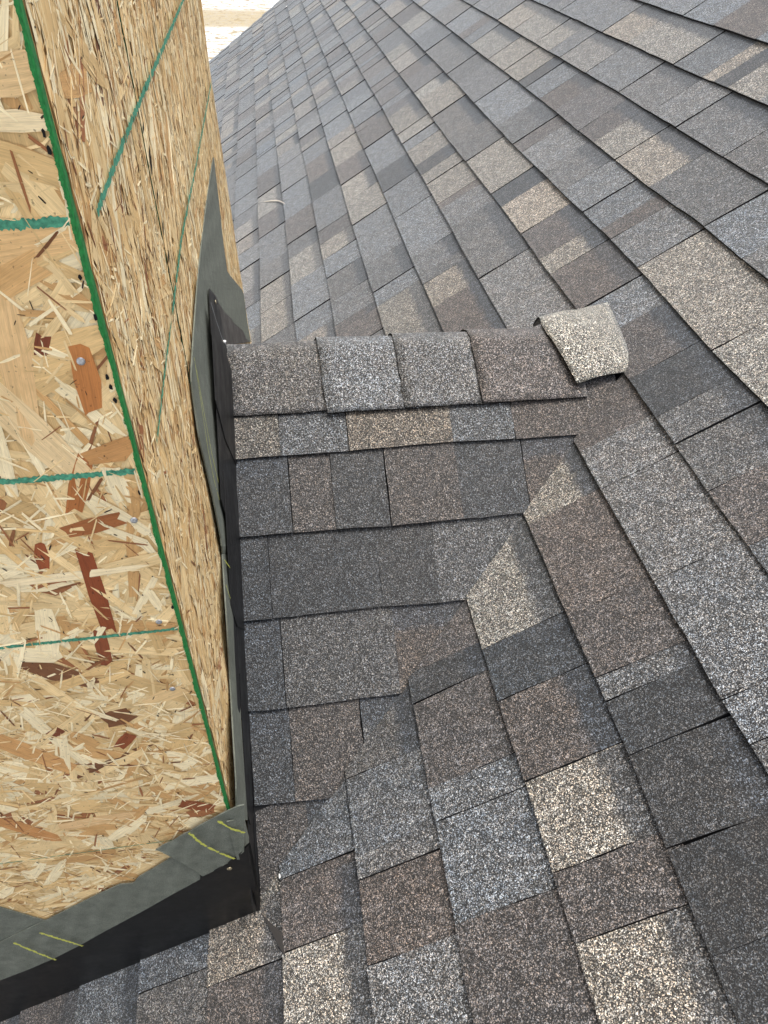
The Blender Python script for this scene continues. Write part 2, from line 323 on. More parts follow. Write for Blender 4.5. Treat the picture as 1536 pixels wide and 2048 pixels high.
def add_tab(poly, frame, top, edge_lo, col, band, owner, raised, step=.028, thick=.006):
    """poly in (s, y) or (x, t); frame maps (a, b, h) to a point; edge_lo(b) is the butt line"""
    poly = densify(poly, step); T = []; B = []; UV = []
    lift = rng.normal(0, .0005); tx = rng.normal(0, .00035); bw = max(.02, max(abs(p[1] - np.mean([q[1] for q in poly])) for p in poly))
    b0 = np.mean([p[1] for p in poly])
    for a_, b_ in poly:
        v = edge_lo(a_, b_); h = top(v) + (.0015 if raised else 0) + lift + tx * (b_ - b0) / bw
        T.append(frame(a_, b_, h)); B.append(frame(a_, b_, h - thick)); UV.append((b_ + a_ * .0, v))
    c1, c2 = PAL[col]; j = rng.uniform(.76, .98); hue = rng.normal(0, .025)
    f = np.array([1 + hue, 1, 1 - hue]) * j
    TABS.append(dict(T=np.array(T), B=np.array(B), UV=UV, c1=np.array(c1) * f, c2=np.array(c2) * f, band=band, owner=owner))
VA, VB = sp, -sq / cq               # valley: s*sp - y*tan(q) = 0
def far_colour(): return rng.choice(list('BBBBBGGGNNNTTTtb'))
def row_tabs(k):
    """list of (y_far, y_near, colour, joint_far)"""
    cuts = []
    n = np.array(NM)
    for (u, v, c, jn) in ROWS.get(k, []): cuts.append((hit(u, v, NM, .007)[1], c, jn))
    cuts.sort(key=lambda q: -q[0])
    out = []; y = YRAKE; st = []
    first = cuts[0][0] if cuts else None
    while y > (first if first is not None else YMIN):
        st.append((y, far_colour(), 1 if rng.random() < .85 else 0)); y -= rng.choice([.06, .09, .12, .15, .2, .26], p=[.13, .2, .24, .2, .15, .08])
    st = [q for q in st if first is None or q[0] > first + .035] + cuts
    if cuts:
        y = cuts[-1][0] - rng.uniform(.14, .24)
        while y > YMIN: st.append((y, far_colour(), 1 if rng.random() < .7 else 0)); y -= rng.choice([.09, .12, .15, .2, .26])
    full = []
    for i, q in enumerate(st):                     # long runs get the joints every shingle strip has
        full.append(q); nx = st[i + 1][0] if i + 1 < len(st) else YMIN; y = q[0]
        while y - nx > .36 and nx > .9 or y - nx > .75:
            y -= rng.uniform(.11, .24)
            if y - nx < .07: break
            full.append((y, far_colour() if y > 1.2 else q[1], 1))
    st = full
    return [(st[i][0], st[i + 1][0] if i + 1 < len(st) else YMIN, st[i][1], st[i][2], st[i + 1][2] if i + 1 < len(st) else 1) for i in range(len(st))]
KMIN, KMAX = int((SMIN - S0) / EXPO) + 1, int((SMAX - S0) / EXPO) - 1
for k in range(KMIN, KMAX):
    raised = bool(rng.integers(2))
    for (ya, yb, colr, jf, jn) in row_tabs(k):
        if jf: raised = (not raised) if rng.random() < .85 else raised
        gp = .0007 + .0005 * max(0, ya); g0, g1 = (gp if jf else 0.0), (gp if jn else 0.0)
        y1, y0 = ya - g0, yb + g1
        if y1 - y0 < .004: continue
        slo = lambda y: butt(k, y)
        hi = EXPO + .018
        if not (k in (0, 1, 2, 3, 4, 5, 6) and y0 < LC): cutsy = [(y0, y1)]
        else:
            cutsy = []; e = [y0] + [c_ for c_ in (0.0, LC / 2, LC) if y0 < c_ < y1 and (k <= 6)] + [y1]
            cutsy = list(zip(e, e[1:]))
        sk = rng.normal(0, .0012)
        for (p0, p1) in cutsy:
            poly = [(slo(p0) , p0 + sk), (slo(p1), p1 + sk), (slo(p1) + hi, p1 - sk), (slo(p0) + hi, p0 - sk)]
            if k <= 6 and (len(cutsy) > 1 or (p0 >= -1e-6 and p1 <= LC + 1e-6)):
                ym = (p0 + p1) / 2
                if 0 < ym < LC / 2: poly = clip(poly, sp, -sq / cq, -.006)
                elif LC / 2 <= ym < LC: poly = clip(poly, sp, sq / cq, -.006 - LC * sq / cq)
            elif p0 < LC < p1 and k <= 0: pass
            if len(poly) < 3 or area2(poly) < 2e-5: continue
            # nothing inside the chimney
            cx, cy = np.mean([q[0] for q in poly]), np.mean([q[1] for q in poly])
            if cx < -.01 and 0.0 < cy < LC: continue
            band = float(colr in BANDED and rng.random() < .62) * rng.uniform(.6, 1)
            add_tab(poly, main, lambda v: .011 - .007 * v / EXPO, lambda a_, b_: a_ - butt(k, b_), colr, band, 'main', raised)
# pick the 300 tabs that show largest; the others join into one mesh
def hidden(P):
    for f in np.linspace(.04, .96, 70):
        q = CAM + (np.asarray(P) - CAM) * f
        if q[0] < -.001 and 0 < q[1] < LC and q[2] > -1: return True
        if 0 < q[1] < LC and 0 <= q[0] and q[2] < min(q[1], LC - q[1]) * sq / cq - .012 and q[2] > q[0] * sp / cp + .004: return True
    return False
def show(t):
    c = t['T'].mean(0)
    if hidden(c + NM * .004): return 0
    pts = []
    for P in t['T']:
        u, v, d = project(P)
        if d < .05: return 0
        pts.append((u, v))
    for (a, b, c_) in ((1, 0, 0), (-1, 0, 1536), (0, 1, 0), (0, -1, 2048)):
        pts = clip(pts, a, b, c_)
        if len(pts) < 3: return 0
    return area2(pts)
def tabs_mesh(name, tabs, origin):
    V = []; F = []; mi = []; A1 = []; A2 = []; BD = []; UV = []
    for t in tabs:
        n = len(t['T']); o = len(V); V += [tuple(p - origin) for p in t['T']] + [tuple(p - origin) for p in t['B']]
        nrm = sum((np.cross(t['T'][i] - t['T'][0], t['T'][(i + 1) % n] - t['T'][0]) for i in range(n)), np.zeros(3))
        flip = nrm[2] < 0
        f = list(range(n)); F.append([o + i for i in (f[::-1] if flip else f)]); mi.append(0)
        UV += [t['UV'][i] for i in (f[::-1] if flip else f)]
        for i in range(n):
            j = (i + 1) % n; q = [o + i, o + n + i, o + n + j, o + j]
            if flip: q = q[::-1]
            F.append(q); mi.append(1); UV += [(0, 0)] * 4
        A1 += [(*t['c1'], 1)] * (2 * n); A2 += [(*t['c2'], 1)] * (2 * n); BD += [t['band']] * (2 * n)
    me = bpy.data.meshes.new(name); me.from_pydata(V, [], F)
    me.polygons.foreach_set('material_index', mi)
    for nm, dat in (('tabcol', A1), ('tabcol2', A2)):
        at = me.attributes.new(nm, 'FLOAT_COLOR', 'POINT'); at.data.foreach_set('color', np.array(dat, float).ravel())
    at = me.attributes.new('band', 'FLOAT', 'POINT'); at.data.foreach_set('value', BD)
    uv = me.uv_layers.new(name='uv'); uv.data.foreach_set('uv', np.array(UV, float).ravel())
    me.update(); return me
def shingle(name, t, parent):
    c = t['T'].mean(0); o = link(name, tabs_mesh(name, [t], c), parent, (M['granule'], M['asphalt'])); o.location = c; return o
order = sorted(range(len(TABS)), key=lambda i: -show(TABS[i]))
for i in order[:296]: shingle('shingle', TABS[i], roof)
rest = [TABS[i] for i in order[296:]]
ro = link('shingle_field', tabs_mesh('shingle_field', rest, np.zeros(3)), roof, (M['granule'], M['asphalt'])); ro['kind'] = 'stuff'
# ------------------------------------------------------------------ cricket behind the chimney
bm = bmesh.new()
xe = ZR * cp / sp
pts = [(0.0, 0.0, -.004), (0.0, LC / 2, ZR - .004), (0.0, LC, -.004), (.74, LC / 2, .74 * sp / cp + .03), (0.0, LC / 2, -.05)]
v = [bm.verts.new(p) for p in pts]
for f in ((0, 3, 1), (1, 3, 2), (0, 1, 4), (1, 2, 4), (0, 4, 3), (4, 2, 3)): bm.faces.new([v[i] for i in f])
bmesh.ops.recalc_face_normals(bm, faces=bm.faces)
cricket = from_bm('cricket', bm, roof, (M['deck'],))
cricket['label'] = 'small shingled saddle roof sloping away from the chimney side wall'
TABS = []
CT = [0.1475, 0.2973, 0.4437, 0.5862, 0.7262]   # butt lines c5 .. c1 along the slope
CT = [0.1475 - .143, *CT]
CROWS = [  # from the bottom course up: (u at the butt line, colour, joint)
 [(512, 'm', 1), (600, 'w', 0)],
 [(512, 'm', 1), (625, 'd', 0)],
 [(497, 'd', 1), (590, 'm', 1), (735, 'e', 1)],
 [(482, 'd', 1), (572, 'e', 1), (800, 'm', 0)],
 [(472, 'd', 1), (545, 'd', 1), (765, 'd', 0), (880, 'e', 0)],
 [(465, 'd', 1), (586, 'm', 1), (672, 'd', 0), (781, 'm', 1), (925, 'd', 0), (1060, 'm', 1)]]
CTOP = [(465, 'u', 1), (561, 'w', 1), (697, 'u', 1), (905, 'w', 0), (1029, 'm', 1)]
def u_to_x(u, t):
    P0 = crick(0, t, .008); lo, hi_ = -.1, 1.4
    for _ in range(40):
        mid = (lo + hi_) / 2
        if project(crick(mid, t, .008))[0] < u: lo = mid
        else: hi_ = mid
    return (lo + hi_) / 2
def cbutt(i, x): return CT[i] + (.0015 * math.sin(x * 9 + i * 2.1) + .001 * math.sin(x * 23 + i)) 
def cricket_side(frame, colours, flipped):
    rows = colours + [CTOP]
    for i in range(6):
        spec = rows[i + (0 if i < 5 else 1)] if False else (rows[i] if i < 5 else None)
    lines = CT                                   # CT[0] bottom .. CT[5] = c1
    for i, t0 in enumerate(lines):
        spec = colours[i] if i < 5 else None
        # row i sits on butt line i: colours[i] was read for the course above that line
        spec = [colours[0], colours[1], colours[2], colours[3], colours[4], colours[5]][i] if False else None
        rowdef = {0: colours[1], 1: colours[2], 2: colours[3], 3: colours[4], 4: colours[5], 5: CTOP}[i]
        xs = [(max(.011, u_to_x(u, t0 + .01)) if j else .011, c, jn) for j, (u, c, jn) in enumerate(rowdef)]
        hi = (TR - .01 - t0) if i == 5 else (lines[i + 1] - t0 + .018)
        raised = bool(rng.integers(2))
        for j, (x0, c, jn) in enumerate(xs):
            x1 = xs[j + 1][0] if j + 1 < len(xs) else 1.2
            jn2 = xs[j + 1][2] if j + 1 < len(xs) else 0
            if flipped: c = far_colour()
            if jn: raised = not raised
            a, b = x0 + (.0008 if jn else 0), x1 - (.0008 if jn2 else 0)
            jx = rng.normal(0, .004, 2) * (0 if j == 0 else 1) if j else (rng.uniform(-.002, .002), rng.uniform(-.002, .002))
            poly = [(a, cbutt(i, a)), (b, cbutt(i, b)), (b, cbutt(i, b) + hi), (a, cbutt(i, a) + hi)]
            poly = clip(poly, -sp / cp, sq, .010)          # up to the valley
            poly = clip(poly, -1, 0, .735) if len(poly) > 2 else poly
            if len(poly) < 3 or area2(poly) < 1e-5: continue
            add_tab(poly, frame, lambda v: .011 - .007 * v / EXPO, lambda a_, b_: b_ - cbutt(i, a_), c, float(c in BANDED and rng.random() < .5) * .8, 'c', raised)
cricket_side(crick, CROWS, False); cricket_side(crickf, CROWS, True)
for t in TABS: shingle('shingle', t, cricket)
# ridge caps: folded shingles lapped from the chimney outwards
def cap_mesh(x0, x1, h0, h1, near_t, far_t, col, rr=.02, skew=0.0, droop=0.0):
    """x0..x1 along the ridge, heights above the slopes at both ends; near_t/far_t = slope distance of the lower edges"""
    bm = bmesh.new(); n = 26; m_ = 9; rows = []
    for i in range(m_):
        f = i / (m_ - 1); x = x0 + (x1 - x0) * f; h = h0 + (h1 - h0) * f; row = []
        Ln, Lf = TR - near_t, TR - far_t
        for j in range(n):
            s_ = -Ln + (Ln + Lf) * j / (n - 1)                 # signed distance over the ridge
            dome = -.5 * (math.sqrt(s_ * s_ + rr * rr) - abs(s_)) * math.tan(CPITCH) * 1.0
            if s_ < 0: P = crick(x, TR + s_, h)
            else: P = crickf(x, TR - s_, h)
            P = P + np.array([0, 0, dome * 1.35])
            xx = skew * (-s_) ; P[0] += xx * (1 if s_ < 0 else .4)
            e_ = max(0, -s_ - (Ln - .03)) / .03
            P = P + NC * (.0015 * e_ + droop * f * e_) if s_ < 0 else P
            P = P + NC * .0006 * math.sin(i * 2.2 + j * .8 + x0 * 30)
            if j in (0, n - 1) or i in (0,): P = P + rng.normal(0, .0006, 3)
            row.append(bm.verts.new(P))
        rows.append(row)
    fs = [bm.faces.new((rows[i][j], rows[i + 1][j], rows[i + 1][j + 1], rows[i][j + 1])) for i in range(m_ - 1) for j in range(n - 1)]
    bm.normal_update()
    if sum((f.normal for f in fs), Vector()).z < 0: bmesh.ops.reverse_faces(bm, faces=fs); bm.normal_update()
    return finish_cap(bm, fs, col)
def finish_cap(bm, fs, col, thick=.0045):
    for f in fs: f.smooth = True
    bmesh.ops.solidify(bm, geom=fs, thickness=thick)
    bm.normal_update()
    for f in bm.faces:                                     # cut edges and undersides are bare asphalt
        if len(f.verts) == 4:
            ls = [e.calc_length() for e in f.edges]
            if min(ls) < thick * 1.15: f.material_index = 1; f.smooth = False
    me = bpy.data.meshes.new('ridge_cap'); bm.to_mesh(me); bm.free()
    c1, c2 = PAL[col] if isinstance(col, str) else col
    for nm, c in (('tabcol', c1), ('tabcol2', c2)):
        at = me.attributes.new(nm, 'FLOAT_COLOR', 'POINT'); at.data.foreach_set('color', np.array([(*c, 1)] * len(me.vertices), float).ravel())
    at = me.attributes.new('band', 'FLOAT', 'POINT'); at.data.foreach_set('value', [0.0] * len(me.vertices))
    me.uv_layers.new(name='uv')
    me.materials.append(M['granule']); me.materials.append(M['asphalt']); return me
CAPS = [(.012, .215, .013, .012, .803, 'gk', 0), (.177, .365, .0185, .013, .797, 'b', .05), (.318, .51, .0185, .013, .797, 'g', .05), (.462, .665, .0185, .013, .797, 'n', .05)]
PAL['gk'] = ((.090, .088, .086), (.105, .10, .092))
for (x0, x1, h0, h1, nt_, c, sk) in CAPS: link('ridge_cap', cap_mesh(x0, x1, h0, h1, nt_, nt_, c, skew=sk), cricket)
# last cap: its tail is flattened and tucked under the courses of the main slope
def end_cap():
    bm = bmesh.new(); n, m_ = 25, 13; rows = []
    F0 = hit(1066, 648, (0, 1, 0), .862)
    for i in range(m_):
        f = i / (m_ - 1); row = []
        for j in range(n):
            g = j / (n - 1)
            # open end, folded over the ridge
            if g < .56:
                s_ = -.118 * (1 - g / .56); x = .610 + .040 * (-s_ / .118)
                A = crick(x, TR + s_, .024 + .004 * (-s_ / .118))
            else:
                q = (g - .56) / .44; s_ = .118 * q; A = crickf(.610, TR, .024) * (1 - q) + F0 * q + np.array((0, 0, .012 * math.sin(q * math.pi)))
            A = A - np.array((0, 0, .55 * (math.sqrt(s_ * s_ + .0007) - abs(s_))))
            # closed end, flat on the main slope
            B = main(.925 + .045 * g ** .6, .655 + (.868 - .655) * g, .0035 + .0145 * min(1, g * 1.9))
            Q = A * (1 - f) + B * f + NM * .020 * math.sin(f * math.pi) * (.3 + .75 * math.sin(g * math.pi))
            hm = Q @ NM
            if hm < .0035: Q = Q + NM * (.0035 - hm)
            row.append(bm.verts.new(Q + rng.normal(0, .0003, 3)))
        rows.append(row)
    fs = [bm.faces.new((rows[i][j], rows[i + 1][j], rows[i + 1][j + 1], rows[i][j + 1])) for i in range(m_ - 1) for j in range(n - 1)]
    bm.normal_update()
    if sum((f.normal for f in fs), Vector()).z < 0: bmesh.ops.reverse_faces(bm, faces=fs); bm.normal_update()
    return finish_cap(bm, fs, ((.235, .226, .196), (.205, .198, .172)))
o = link('ridge_cap', end_cap(), cricket); o['label'] = 'pale tan end cap flared onto the main slope'
# ------------------------------------------------------------------ chimney chase
CW, CH = 1.25, 2.3
chim = empty('chimney_chase', (0, 0, 0))
tag(chim, 'square chimney chase sheathed in bare OSB with green panel edges, standing in the roof', 'chimney')
def wall_x(y, z): return (y / LC) * (.0255 - .0315 * min(z, 1.3))
OSBC = [(lin((246, 230, 190)), .22), (lin((234, 206, 154)), .42), (lin((220, 187, 132)), .23), (lin((202, 160, 106)), .10), (lin((160, 106, 68)), .022), (lin((120, 80, 52)), .008)]
def strand_mesh(name, count, origin, ax, az, nrm, W, H, specials=(), bias=None, dens=None, sliver=2.4, zmax=.0011, shape=None, tone=1.0):
    """wood strands pressed into the board: thin jagged polygons at slightly different heights"""
    V = []; F = []; C = []; UV = []
    cols = np.array([c for c, _ in OSBC]); pr = np.array([p for _, p in OSBC]); pr = pr / pr.sum()
    def flake(cx, cz, l, w_, ang, col, z0, tilt):
        ca, sa = math.cos(ang), math.sin(ang); o = len(V); j = lambda k: rng.uniform(-k, k)
        P = [(-l / 2 + j(l * .08), -w_ / 2 * rng.uniform(.5, 1)), (0, -w_ / 2 * rng.uniform(.85, 1.1)), (l / 2 + j(l * .08), -w_ / 2 * rng.uniform(.4, 1)),
             (l / 2 + j(l * .10), j(w_ * .2)), (l / 2 + j(l * .08), w_ / 2 * rng.uniform(.4, 1)), (0, w_ / 2 * rng.uniform(.85, 1.1)), (-l / 2 + j(l * .08), w_ / 2 * rng.uniform(.5, 1)), (-l / 2 + j(l * .10), j(w_ * .2))]
        ou = rng.uniform(0, 50); ov = rng.uniform(0, 50); ids = []
        for (a, b) in P:
            x = cx + a * ca - b * sa; z = cz + a * sa + b * ca
            x = min(max(x, 0), W); z = min(max(z, 0), H); h = z0 + tilt * b / max(w_, .004) + .0002 * rng.random()
            V.append((x, z, max(h, .00005))); ids.append((a + ou, b + ov))
        F.append(tuple(range(o, o + 8))); UV.extend(ids); C.extend([(*col, 1)] * 8)
    def pick(): return cols[rng.choice(len(cols), p=pr)] * rng.uniform(.88, 1.1) * tone
    def place():
        while True:
            x, z = rng.uniform(0, W), rng.uniform(0, H)
            if dens is None or rng.random() < dens(x, z): return x, z
    for _ in range(count):
        x, z = place(); l = rng.choice([.028, .048, .072, .1]) * rng.uniform(.7, 1.25); w_ = rng.choice([.006, .011, .018, .028], p=[.28, .34, .26, .12]) * rng.uniform(.7, 1.2)
        ang = rng.uniform(0, math.pi) if bias is None or rng.random() < .35 else bias + rng.normal(0, .35)
        flake(x, z, l, w_, ang, pick(), zmax * rng.random(), rng.normal(0, .00035))
    for (x, z, l, w_, ang, col) in specials: flake(x, z, l, w_, ang, np.array(col), zmax * 1.02, .0001)
    for _ in range(int(count * sliver)):
        x, z = place(); l = rng.uniform(.006, .034); w_ = rng.uniform(.0007, .0030); ang = rng.uniform(0, math.pi) if bias is None or rng.random() < .5 else bias + rng.normal(0, .5)
        c = pick(); r = rng.random()
        if r < .35: c = cols[0] * rng.uniform(1, 1.12) * tone
        elif r < .43: c = cols[4] * rng.uniform(.5, 1) * tone
        flake(x, z, l, w_, ang, c, zmax * rng.uniform(.6, 1.25), rng.normal(0, .0003))
    for _ in range(int(count * .30)):                          # open pores and chip shadows between strands
        x, z = place(); flake(x, z, rng.uniform(.001, .007), rng.uniform(.0004, .0014), rng.uniform(0, math.pi), np.array((.035, .02, .012)), zmax * 1.12, 0)
    VV = np.array(V); origin, ax, az, nrm = (np.asarray(q, float) for q in (origin, ax, az, nrm))
    P = origin + VV[:, :1] * ax + VV[:, 1:2] * az + VV[:, 2:] * nrm
    if shape is not None: P = shape(P)
    me = bpy.data.meshes.new(name); fl = F
    flip = np.dot(np.cross(ax, az), nrm) < 0
    UVl = []
    if flip: fl = [f[::-1] for f in F]
    me.from_pydata([tuple(p) for p in P], [], fl)
    at = me.attributes.new('fcol', 'FLOAT_COLOR', 'POINT'); at.data.foreach_set('color', np.array(C, float).ravel())
    UVa = np.array(UV); lv = np.zeros(len(me.loops), int); me.loops.foreach_get('vertex_index', lv)
    uv = me.uv_layers.new(name='uv'); uv.data.foreach_set('uv', UVa[lv].ravel())
    me.update(); return me
def plain_osb(me):
    at = me.attributes.new('fcol', 'FLOAT_COLOR', 'POINT'); c = OSBC[2][0]
    at.data.foreach_set('color', np.array([(*c, 1)] * len(me.vertices), float).ravel())
    uv = me.uv_layers.new(name='uv'); co = np.array([me.vertices[l.vertex_index].co[:] for l in me.loops])
    uv.data.foreach_set('uv', np.c_[co[:, 2] * .3, co[:, 0] + co[:, 1]].ravel())
# front panel: sheet with its cut edge painted green
bm = bmesh.new(); box_bm(bm, (-CW, YF, -CW * .69 - .1), (0.0, YF + .011, CH)); fp = from_bm('front_panel', bm, chim, (M['osb'],)); plain_osb(fp.data)
fp['label'] = 'front OSB sheet facing the camera with green guide lines'
def fx(P): return P[0] + CW
F0 = (-CW, YF, -CW * .69 - .1)
def special(u, v, l, w_, ang, col): P = front(u, v); return (P[0] - F0[0], P[2] - F0[2], l, w_, ang, lin(col))
SP = [special(197, 1190, .108, .0155, 1.55, (140, 72, 40)), special(205, 1290, .05, .014, 1.5, (138, 76, 46)), special(85, 1110, .03, .012, 1.4, (150, 80, 46)),
      special(175, 760, .05, .017, 1.5, (190, 125, 70)), special(85, 690, .016, .010, 1.2, (120, 62, 38)), special(250, 1480, .03, .016, .9, (140, 76, 45)), special(390, 1610, .045, .022, -.5, (142, 80, 48)),
      special(110, 1465, .02, .014, .6, (120, 66, 40)), special(60, 860, .11, .030, -1.1, (232, 205, 158)), special(20, 150, .05, .022, .1, (228, 196, 146)), special(40, 240, .06, .012, .0, (240, 220, 178)),
      special(330, 1390, .05, .02, .4, (230, 198, 146)), special(140, 1150, .12, .010, .05, (244, 226, 186)), special(50, 1500, .13, .03, 2.2, (206, 158, 102)), special(30, 1650, .12, .024, 2.2, (196, 142, 88)),
      special(190, 1640, .09, .02, .15, (226, 190, 140)), special(160, 970, .06, .016, 1.2, (176, 112, 62)), special(25, 700, .15, .022, 1.45, (226, 190, 138)), special(240, 900, .05, .02, .2, (198, 148, 94)),
      special(55, 480, .06, .03, .1, (224, 186, 132)), special(20, 560, .05, .02, .5, (214, 172, 116)), special(185, 1050, .05, .016, .2, (160, 100, 58))]
def dens_front(x, z):
    X, Z = x + F0[0], z + F0[2]; return 1.0 if X > -.55 and Z < 1.3 and Z > X * .69 - .05 else .18
so_ = link('strand_layer', strand_mesh('strand_layer', 6500, F0, (1, 0, 0), (0, 0, 1), (0, -1, 0), CW, CH - F0[2], SP, dens=dens_front, sliver=1.7), fp, (M['osb'],)); so_['kind'] = 'stuff'
# painted edge: green band on the cut edge and its fuzzy overspray on the face
ge = strip('painted_edge', [(.0004, YF - .0014, .02), (.0004, YF - .0014, CH)], [(.0004, YF + .0108, .02), (.0004, YF + .0108, CH)], 220, 2, M['green'], fp, thick=.0006, nrm=(1, 0, 0), jit=.0004)
ge['label'] = 'bright green sealed edge of the front OSB sheet'
bm = bmesh.new(); pv = None; wk = 0.0
for z in np.arange(.02, 1.6, .0007):                     # brushed edge of the overspray on the face
    wk = wk * .93 + rng.normal(0, .00016); wd = .0011 + wk + (abs(rng.normal(0, .0005)) if rng.random() < .12 else 0)
    q = [bm.verts.new((-max(.0003, wd), YF - .00152, z + rng.normal(0, .0002))), bm.verts.new((.0003, YF - .00150, z))]
    if pv: bm.faces.new((pv[0], pv[1], q[1], q[0]))
    pv = q
from_bm('overspray', bm, fp, (M['green'],))
for (u, v) in ((88, 268), (98, 300), (160, 555), (190, 635), (214, 755), (222, 775), (230, 800), (278, 985), (345, 1215)):
    P = front(u, v, .0016); bm = bmesh.new(); r0 = .0011
    bm.faces.new([bm.verts.new((min(-.0004, P[0] + r0 * 1.3 * math.cos(a) * rng.uniform(.5, 1.2)), P[1], P[2] + r0 * 2.4 * math.sin(a) * rng.uniform(.6, 1.2))) for a in np.linspace(0, math.tau, 9)[:-1]])
    from_bm('ink_mark', bm, fp, (M['dark'],))
for (za, x0, wd) in ((1.062, -.9, .0060), (.874, -.9, .0052), (.686, -.9, .0036), (.480, -.9, .0006), (.2685, -.9, .0012)):
    if wd < .001: continue
    ribbon('guide_line', [(x0, YF, za - .012), (-.19, YF, za - .002), (-.0025, YF, za + .0012)], wd, .00134, M['teal'], fp, (0, -1, 0), step=.0013, jag=.32)
for (u, v) in ((162, 722), (268, 1040), (318, 1243), (345, 1377)): rounded_disc('nail', front(u, v, .0010), (0, -1, 0), .0030, M['steel'], fp)
# side panels: two sheets meeting at a rough seam
SEAM = .318
def side_panel(y0, y1, count, bias, tone):
    bm = bmesh.new(); n = 8; g = []
    for i in range(n):
        y = y0 + (y1 - y0) * i / (n - 1); g.append([bm.verts.new((wall_x(y, z), y, z)) for z in np.linspace(-.12, CH, 8)])
    fs = [bm.faces.new((g[i][j], g[i + 1][j], g[i + 1][j + 1], g[i][j + 1])) for i in range(n - 1) for j in range(7)]
    bm.normal_update(); bmesh.ops.solidify(bm, geom=fs, thickness=.011)
    o = from_bm('side_panel', bm, chim, (M['osb'],)); plain_osb(o.data)
    def shp(P):
        P = P.copy(); P[:, 0] += np.array([wall_x(y, z) for y, z in P[:, 1:]]); return P
    dn = lambda a, b: 1.0 if b - .12 < 1.25 else .2
    s_ = link('strand_layer', strand_mesh('strand_layer', count, (0, y0, -.12), (0, 1, 0), (0, 0, 1), (1, 0, 0), y1 - y0, CH + .12, (), bias, dn, 2.2, .0013, shp, tone), o, (M['osb'],)); s_['kind'] = 'stuff'
    return o
spa = side_panel(.0068, SEAM - .0022, 2600, 1.4, 1.0); spa['label'] = 'narrow near sheet of the side wall beside the green edge'
spb = side_panel(SEAM + .0022, LC, 8200, 1.3, 1.03); spb['label'] = 'wide far sheet of the side wall behind the rough seam'
bm = bmesh.new(); box_bm(bm, (-CW, .012, -.9), (-.0125, LC - .001, CH - .003)); from_bm('framing_core', bm, chim, (M['dark'],))  # core coloured near-black, the shade inside the gaps put into its colour
strip('painted_edge', [(wall_x(SEAM, z) - .010, SEAM + .0018 + .0004 * math.sin(z * 31), z) for z in np.linspace(.2, CH, 60)], [(wall_x(SEAM, z) + .0016, SEAM + .0014 + .0012 * math.sin(z * 23 + 1) + .001 * math.sin(z * 67), z) for z in np.linspace(.2, CH, 60)], 160, 2, M['greend'], spb, thick=0, jit=.0005)
# torn splinters along the seam
for z in (1.03, 1.0, .99, .965, .93, .90):
    bm = bmesh.new(); yy = SEAM + rng.uniform(.0, .012); l = rng.uniform(.006, .02)
    bm.faces.new([bm.verts.new((wall_x(yy, z) + .0018, yy + a, z + b)) for a, b in ((0, 0), (.012, l * .3), (.018, l), (.006, l * .7))]); from_bm('splinter', bm, spb, (M['dark'],))
ribbon('guide_line', [side(190, 425, .001), side(225, 330, .001), side(290, 170, .001)], .0058, .0015, M['teal'], spa, (1, 0, 0), jag=.5)
ribbon('guide_line', [side(288, 175, .0015), side(330, 80, .0012), side(375, -25, .0005)], .0060, .0016, M['teal'], spb, (1, 0, 0), jag=.5)
ribbon('guide_line', [side(310, 885, .001), side(328, 730, .001), side(340, 640, .001)], .0040, .0016, M['teal'], spa, (1, 0, 0), jag=.6)
ribbon('guide_line', [side(342, 625, .001), side(360, 480, .001), side(390, 330, .004), side(421, 165, .005)], .0062, .0016, M['teal'], spb, (1, 0, 0), jag=.6)
bm = bmesh.new(); box_bm(bm, (-CW - .02, YF - .02, CH), (.03, LC + .02, CH + .018)); o = from_bm('top_panel', bm, chim, (M['osb'],)); plain_osb(o.data)
bm = bmesh.new(); box_bm(bm, (-CW, LC, -.95), (-.002, LC + .011, CH - .003)); o = from_bm('rear_panel', bm, chim, (M['osb'],)); plain_osb(o.data)
bm = bmesh.new(); box_bm(bm, (-CW - .011, YF + .001, -1.0), (-CW, LC + .009, CH - .003)); o = from_bm('lower_panel', bm, chim, (M['osb'],)); plain_osb(o.data)
# ------------------------------------------------------------------ membrane strips
def wallhit(u, v, off):
    d = off
    for _ in range(8):
        P = side(u, v, d); d = off + (min(max(P[1], 0), LC) / LC) * (.0255 - .0315 * min(P[2], 1.3))
    return P if P[1] < LC + .003 else hit(u, v, (0, 1, 0), LC + .003)
def vstrip(name, left, right, v0, v1, n, mcols, off, mat, parent, thick=.0016, bulge=None, wave=.0005):
    lu = lambda v: np.interp(v, [p[1] for p in left], [p[0] for p in left]); ru = lambda v: np.interp(v, [p[1] for p in right], [p[0] for p in right])
    bm = bmesh.new(); g = []
    for i in range(n):
        v = v0 + (v1 - v0) * i / (n - 1); row = []
        for j in range(mcols):
            f = j / (mcols - 1); o_ = off + (bulge(i / (n - 1), f) if bulge else 0) + wave * math.sin(i * .7 + j * 1.1)
            row.append(bm.verts.new(wallhit(lu(v) * (1 - f) + ru(v) * f, v, o_)))
        g.append(row)
    fs = [bm.faces.new((g[i][j], g[i][j + 1], g[i + 1][j + 1], g[i + 1][j])) for i in range(n - 1) for j in range(mcols - 1)]
    bm.normal_update()
    if sum((f.normal for f in fs), Vector()).x < 0: bmesh.ops.reverse_faces(bm, faces=fs); bm.normal_update()
    bmesh.ops.solidify(bm, geom=fs, thickness=thick); return from_bm(name, bm, parent, (mat,))
